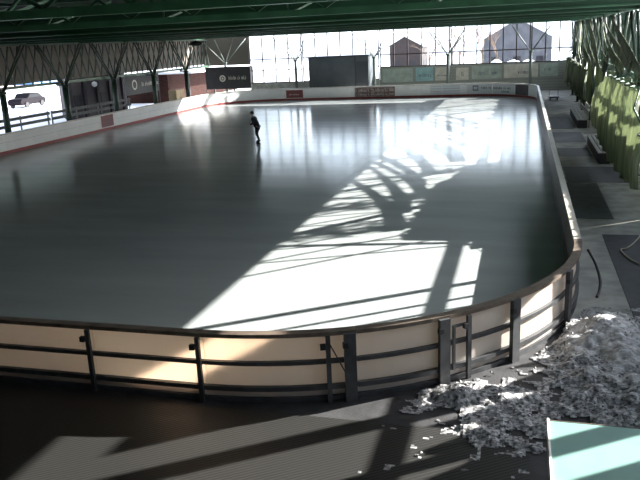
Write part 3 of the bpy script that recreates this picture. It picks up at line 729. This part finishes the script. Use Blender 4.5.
for y in (58.2, 60.8):
    for x in (-54.4, -52.6): MB().lathe((x, y, .2), [(.31, -.1), (.31, .1)], 16, 'x').build('wheel', 'black', t)
def house(name, x0, x1, y0, y1, z, m, label, ridge='x', rise=2.5, roofm='snow', floors=2, win='lodge_dark', eave=.5):
    t = thing(name, ((x0 + x1) / 2, (y0 + y1) / 2, -.1), label, 'building')
    mb = MB().box(x0, x1, y0, y1, -.1, z)
    b = len(mb.v)
    if ridge == 'y':
        xm = (x0 + x1) / 2; mb.v += [Vector(p_) for p_ in ((x0, y0, z), (x1, y0, z), (xm, y0, z + rise), (x0, y1, z), (x1, y1, z), (xm, y1, z + rise))]
    else:
        ym = (y0 + y1) / 2; mb.v += [Vector(p_) for p_ in ((x0, y0, z), (x0, y1, z), (x0, ym, z + rise), (x1, y0, z), (x1, y1, z), (x1, ym, z + rise))]
    mb.f += [(b, b + 1, b + 2), (b + 3, b + 5, b + 4), (b, b + 2, b + 5, b + 3), (b + 1, b + 4, b + 5, b + 2)]
    mb.build('walls', m, t)
    rm = MB()
    if ridge == 'y':
        sl = rise / (xm - x0)
        for sgn, xe in ((-1, x0 - eave), (1, x1 + eave)):
            ze = z - eave * sl
            rm.hexa([(xe, y0 - eave, ze + .02), (xm, y0 - eave, z + rise + .02), (xm, y1 + eave, z + rise + .02), (xe, y1 + eave, ze + .02), (xe, y0 - eave, ze + .3), (xm, y0 - eave, z + rise + .3), (xm, y1 + eave, z + rise + .3), (xe, y1 + eave, ze + .3)])
    else:
        sl = rise / (ym - y0)
        for ye in (y0 - eave, y1 + eave):
            ze = z - eave * sl
            rm.hexa([(x0 - eave, ye, ze + .02), (x0 - eave, ym, z + rise + .02), (x1 + eave, ym, z + rise + .02), (x1 + eave, ye, ze + .02), (x0 - eave, ye, ze + .3), (x0 - eave, ym, z + rise + .3), (x1 + eave, ym, z + rise + .3), (x1 + eave, ye, ze + .3)])
    rm.build('roof', roofm, t)
    nw = max(2, int((x1 - x0) / 2.5))
    for fl in range(floors):
        for k in range(nw):
            xc = x0 + (x1 - x0) * (k + .5) / nw; zc = .9 + fl * 2.7
            wf = MB().box(xc - .5, xc + .5, y0 - .05, y0 - .002, zc, zc + 1.2).build('window', win, t)
    nwy = max(2, int((y1 - y0) / 2.5))
    for fl in range(floors):
        for k in range(nwy):
            yc = y0 + (y1 - y0) * (k + .5) / nwy; zc = .9 + fl * 2.7
            MB().box(x1 + .002, x1 + .05, yc - .5, yc + .5, zc, zc + 1.2).build('window', win, t)
    return t
house('chalet', -19.6, -15.2, 96, 104, 4.3, 'chalet', 'dark brown gabled chalet seen through the far glazing', 'y', 1.2, floors=1)
house('farmhouse', -6.6, 2.6, 98, 108, 4.6, 'slope_grey', 'grey snow-roofed farmhouse behind the right part of far glazing', 'y', 2.6, floors=1)
house('apartment_house', -104, -94, 90, 106, 3.4, 'orange', 'orange building beyond the snowy parking lot at left', 'y', 2.4)
house('apartment_house', -100, -90, 110, 124, 3.6, 'blue', 'blue building beyond the snowy parking lot at left', 'y', 2.6)
def mound(name, x0, x1, y0, y1, hmax, label, n_=40, kind='stuff'):
    mb = MB()
    for i in range(n_ + 1):
        for j in range(n_ + 1):
            u, v = i / n_, j / n_; x = x0 + (x1 - x0) * u; y = y0 + (y1 - y0) * v
            mb.v.append(Vector((x, y, -.15 + hmax * sin(pi * u) ** .8 * sin(pi * v) ** .8 * (1 + .5 * nz(x, y, 6 / (x1 - x0), 2)))))
    for i in range(n_):
        for j in range(n_):
            a = i * (n_ + 1) + j; mb.f.append((a, a + n_ + 1, a + n_ + 2, a + 1))
    o = mb.build(name, 'snow', None, True)
    if kind == 'stuff': tag(o, label, 'snow', kind='stuff')
    else: struct(o)
mound('snow_bank', -48, -43.6, 62.5, 73, 1.2, 'sunlit snow bank outside between lodge and brick store')
mound('snow_bank', -30, -8.2, 66, 79, 1.8, 'snow bank outside behind the far glazing')
mound('snow_bank', -8, 4.0, 68, 80, 2.6, 'snow slope outside behind the right far glazing')
mb = MB(); n_ = 40
for i in range(n_ + 1):
    for j in range(n_ + 1):
        x = -118 - 110 * i / n_; y = -120 + 640 * j / n_
        mb.v.append(Vector((x, y, -.3 + 75 * (i / n_) ** .75 * (1 + .25 * nz(x, y, .03, 4)))))
for i in range(n_):
    for j in range(n_):
        a = i * (n_ + 1) + j; mb.f.append((a, a + n_ + 1, a + n_ + 2, a + 1))
struct(mb.build('mountain', mat('added_forest_slope', (0.012, 0.022, 0.016), 0.9, rgb2=(0.03, 0.036, 0.04), vscale=.12, spec=0.1), None, True))  # slope added to keep bright left sky out of the ice reflection
mound('mountain', -220, 120, 200, 300, 13, '', kind='structure')
# trees outside
def conifer(x, y, h, rw, label, z0=-.1, n_=900, seed=0, leafm='needles', base=.12, size=.28):
    r = random.Random(seed)
    t = thing('conifer', (x, y, z0), label, 'tree', 'trees outside the right side')
    MB().tube([(x, y, z0), (x, y, z0 + h)], [.16, .03], 8).build('trunk', 'bark', t)
    mb = MB()
    for k in range(n_):
        u = base + (1 - base) * r.random() ** 1.2; z = z0 + h * u; rr = rw * (1 - u) ** .8 * sqrt(r.uniform(.1, 1)); a = r.uniform(0, 2 * pi)
        c = Vector((x + rr * cos(a), y + rr * sin(a), z - rr * .35)); d = Vector((cos(a), sin(a), -.45 + r.uniform(-.2, .2))).normalized(); s_ = size * r.uniform(.6, 1.4)
        w_ = Vector((-sin(a), cos(a), r.uniform(-.3, .3))) * s_ * .45
        i = len(mb.v); mb.v += [c - d * s_ * .5 - w_ * .6, c - d * s_ * .5 + w_ * .6, c + d * s_ * 1.1 + w_ * .2, c + d * s_ * 1.1 - w_ * .2]; mb.f.append((i, i + 1, i + 2, i + 3))
    mb.build('foliage', leafm, t)
def bare_tree(x, y, h, label, seed=0, group='bare trees beyond the glazing', m='twig'):
    r = random.Random(seed); t = thing('bare_tree', (x, y, -.1), label, 'tree', group)
    MB().tube([(x, y, -.1), (x, y, h * .45)], [.14, .09], 8).build('trunk', 'bark', t)
    mb = MB()
    def grow(p_, d, l_, rad, dep):
        q = p_ + d * l_; mb.tube([p_, q], [rad, rad * .65], 5)
        if dep == 0: return
        for _ in range(3):
            nd = (d + Vector((r.uniform(-.8, .8), r.uniform(-.8, .8), r.uniform(-.2, .6)))).normalized(); grow(q, nd, l_ * .68, rad * .6, dep - 1)
    for _ in range(4):
        d = Vector((r.uniform(-.6, .6), r.uniform(-.6, .6), 1)).normalized(); grow(Vector((x, y, h * .3 + r.random() * h * .14)), d, h * .2, .06, 3)
    mb.build('branches', m, t)
for k, (x, y, h_, rw, n_) in enumerate([(8.2, 20.4, 10.6, 2.0, 1000), (8.6, 24.2, 11.2, 2.3, 1100), (7.4, 28.4, 8.4, 1.7, 800)]):
    conifer(x, y, h_, rw, 'conifer close outside the netting, %s from near, beyond the photo border' % ORD[k], n_=n_, seed=k)
for k in range(11):
    y = 50 + 6.9 * k
    conifer(7.8 + .8 * (k % 2), y, 5.6 + (1.2 + .5 * (k % 3) if y > 62 else 0), 2.9, 'dark conifer behind the right-side lattice, %s in the row from near' % ORD[k], n_=900, seed=20 + k, size=.6, base=.02)
for k, (x, y, h_) in enumerate([(-12.5, 84, 7), (-10.2, 90, 8), (-8.6, 82, 7.5), (-6.2, 88, 8), (-4.6, 93, 7)]):
    bare_tree(x, y, h_, 'bare brown tree beyond the far glazing, %s from the chalet' % ORD[k], k)

# ------------------------------------------------------------------ the skater
def skin_obj(name, verts, edges, m, parent, sub=2):
    me = bpy.data.meshes.new(name); off = OFF[parent.name]
    me.from_pydata([Vector(v[:3]) for v in verts], edges, []); o = bpy.data.objects.new(name, me); col.objects.link(o); o.parent = parent
    o.modifiers.new('skin', 'SKIN')
    for i, v in enumerate(verts):
        sv = me.skin_vertices[0].data[i]; rr = v[3]; sv.radius = rr if isinstance(rr, tuple) else (rr, rr); sv.use_root = (i == 0)
    s = o.modifiers.new('sub', 'SUBSURF'); s.levels = sub; s.render_levels = sub
    me.materials.append(M[m]); OFF[o.name] = off
    return o
P = thing('person', (-15.45, 28.75, 0), 'person skating alone in dark jacket and trousers, bending forward with hands in front', 'person')
# local frame: forward = -x (towards the left), up = z; feet near origin, leaning forward
zf = 0.09
V = [(-.02, 0, .90, (.09, .11)), (-.07, 0, 1.05, (.09, .11)), (-.15, 0, 1.24, (.12, .17)), (-.20, 0, 1.37, (.09, .15)), (-.235, 0, 1.45, .05), (-.26, 0, 1.52, .055), (-.29, 0, 1.60, (.095, .08)), (-.31, 0, 1.68, (.07, .065)),
     # left arm (towards +y): shoulder, elbow, wrist, palm
     (-.19, .19, 1.36, .055), (-.16, .25, 1.10, .042), (-.36, .17, 1.05, .032), (-.43, .14, 1.06, (.022, .035)),
     (-.19, -.19, 1.36, .055), (-.14, -.26, 1.10, .042), (-.36, -.20, 1.02, .032), (-.43, -.18, 1.02, (.022, .035)),
     # right leg (trailing) and left leg
     (-.01, -.10, .86, .07), (-.05, -.11, .48, .062), (.12, -.13, .14, .042), (.02, -.13, .06, .038),
     (-.01, .10, .86, .07), (-.10, .10, .50, .062), (-.02, .10, .14, .042), (-.13, .10, .06, .038)]
E_ = [(0, 1), (1, 2), (2, 3), (3, 4), (4, 5), (5, 6), (6, 7), (3, 8), (8, 9), (9, 10), (10, 11), (3, 12), (12, 13), (13, 14), (14, 15), (0, 16), (16, 17), (17, 18), (18, 19), (0, 20), (20, 21), (21, 22), (22, 23)]
def fingers(pi_, sgn):
    bx, by, bz = V[pi_][:3]
    for k, ln in enumerate((.072, .082, .077, .06)):
        yo = (k - 1.5) * .019; i = len(V)
        V.append((bx - .05, by + yo, bz, .0095)); V.append((bx - .05 - ln * .6, by + yo * 1.1, bz - .014, .0085)); V.append((bx - .05 - ln * .8, by + yo * 1.1, bz - .045, .0075))
        E_.extend([(pi_, i), (i, i + 1), (i + 1, i + 2)])
    i = len(V); V.append((bx + .0, by - sgn * .045, bz + .005, .011)); V.append((bx - .045, by - sgn * .06, bz - .01, .009)); E_.extend([(pi_, i), (i, i + 1)])
fingers(11, 1); fingers(15, -1)
V = [(v[0], v[1], v[2] + zf, v[3]) for v in V]
body = skin_obj('body', V, E_, 'skin', P)
hd = Vector((-.295, 0, 1.615 + zf))
o = MB()
off = OFF[P.name]
def ell(mb, c, rx, ry, rz, n_=10, zmin=-1):
    c = Vector(c) + off; b = len(mb.v)
    for i in range(n_ + 1):
        th = pi * i / n_
        for j in range(2 * n_):
            a = pi * j / n_; mb.v.append(c + Vector((rx * sin(th) * cos(a), ry * sin(th) * sin(a), max(zmin, cos(th)) * rz)))
    for i in range(n_):
        for j in range(2 * n_):
            p_ = b + i * 2 * n_ + j; q = b + i * 2 * n_ + (j + 1) % (2 * n_); mb.f.append((p_, p_ + 2 * n_, q + 2 * n_, q))
ell(o, hd + Vector((.03, 0, .045)), .108, .092, .10); o.build('hair', 'hair', P, True)
o = MB(); ell(o, hd + Vector((-.098, 0, -.02)), .02, .012, .02, 6); o.build('nose', 'skin', P, True)
for s_ in (-1, 1):
    o = MB(); ell(o, hd + Vector((-.088, s_ * .033, .008)), .012, .014, .010, 6); o.build('eye', 'hair', P, True)
    o = MB(); ell(o, hd + Vector((.01, s_ * .083, -.01)), .02, .012, .032, 6); o.build('ear', 'skin', P, True)
o = MB(); ell(o, hd + Vector((-.084, 0, -.062)), .012, .025, .007, 6); o.build('mouth', 'red_paint', P, True)
zz = zf
J = [(-.01, 0, .80 + zz, (.165, .205)), (-.07, 0, 1.02 + zz, (.15, .185)), (-.15, 0, 1.24 + zz, (.14, .19)), (-.20, 0, 1.37 + zz, (.105, .165)), (-.245, 0, 1.49 + zz, .075),
     (-.19, .19, 1.36 + zz, .075), (-.16, .25, 1.10 + zz, .06), (-.35, .175, 1.052 + zz, .046), (-.19, -.19, 1.36 + zz, .075), (-.14, -.26, 1.10 + zz, .06), (-.35, -.203, 1.022 + zz, .046)]
skin_obj('jacket', J, [(0, 1), (1, 2), (2, 3), (3, 4), (3, 5), (5, 6), (6, 7), (3, 8), (8, 9), (9, 10)], 'jacket', P)
T = [(-.01, 0, .94 + zz, (.14, .17)), (-.01, -.10, .82 + zz, .115), (-.05, -.11, .48 + zz, .08), (.11, -.13, .17 + zz, .058), (-.01, .10, .82 + zz, .115), (-.10, .10, .50 + zz, .08), (-.025, .10, .17 + zz, .058)]
skin_obj('trousers', T, [(0, 1), (1, 2), (2, 3), (0, 4), (4, 5), (5, 6)], 'trousers', P)
for (ax, ay, az, tx, tz) in ((.12, -.13, .14 + zz, -.03, .05 + zz), (-.02, .10, .14 + zz, -.18, .05 + zz)):
    sk = skin_obj('skate', [(ax, ay, az + .06, .055), (ax + .005, ay, az - .06, .052), (tx + .04, ay, tz + .005, .045), (tx, ay, tz, .035)], [(0, 1), (1, 2), (2, 3)], 'skate', P)
    MB().box(off.x + tx - .04, off.x + ax + .06, off.y + ay - .004, off.y + ay + .004, .003, .05).build('blade', 'blade', sk)
    MB().box(off.x + tx, off.x + ax + .03, off.y + ay - .012, off.y + ay + .012, .045, .10).build('blade_holder', 'skate', sk)

# ------------------------------------------------------------------ light
S = Vector((.82 * .9063, .57 * .9063, .4226)).normalized()
ld = bpy.data.lights.new('sun', 'SUN'); ld.energy = 28; ld.angle = radians(.53); ld.color = (1, .96, .90)
lo = bpy.data.objects.new('sun', ld); col.objects.link(lo); lo.rotation_euler = (-S).to_track_quat('-Z', 'Y').to_euler(); lo.location = (40, 40, 40)
wd = bpy.data.worlds.new('sky'); sc.world = wd; wd.use_nodes = True
nt = wd.node_tree; n = nt.nodes; bg = n['Background']
sk = n.new('ShaderNodeTexSky'); sk.sky_type = 'NISHITA'; sk.sun_disc = False; sk.sun_elevation = radians(25); sk.sun_rotation = atan2(S.x, S.y); sk.altitude = 1200; sk.air_density = 1.0; sk.dust_density = 2.0
hs = n.new('ShaderNodeHueSaturation'); hs.inputs['Saturation'].default_value = 0.45
nt.links.new(sk.outputs[0], hs.inputs['Color']); nt.links.new(hs.outputs[0], bg.inputs['Color']); bg.inputs['Strength'].default_value = 1.05

# ------------------------------------------------------------------ camera
cd = bpy.data.cameras.new('camera'); cam = bpy.data.objects.new('camera', cd); col.objects.link(cam); sc.camera = cam
cd.sensor_width = 36; cd.lens = 722.45 / 640 * 36; cd.clip_start = 0.1; cd.clip_end = 1000
yaw, pitch, roll = 0.2772, 0.2690, -0.0461
fw = Vector((-sin(yaw) * cos(pitch), cos(yaw) * cos(pitch), -sin(pitch))); r_ = Vector((cos(yaw), sin(yaw), 0)); u_ = r_.cross(fw)
r2 = r_ * cos(roll) + u_ * sin(roll); u2 = -r_ * sin(roll) + u_ * cos(roll)
m4 = Matrix((r2, u2, -fw)).transposed().to_4x4(); m4.translation = Vector((-1.1795, -9.6652, 5.4666)); cam.matrix_world = m4
vs = sc.view_settings; sc.display_settings.display_device = 'sRGB'; vs.view_transform = 'Standard'; vs.look = 'None'; vs.exposure = 0.0; vs.gamma = 1.0; vs.use_curve_mapping = False
sc.cycles.max_bounces = 10; sc.cycles.diffuse_bounces = 5; sc.cycles.transparent_max_bounces = 16
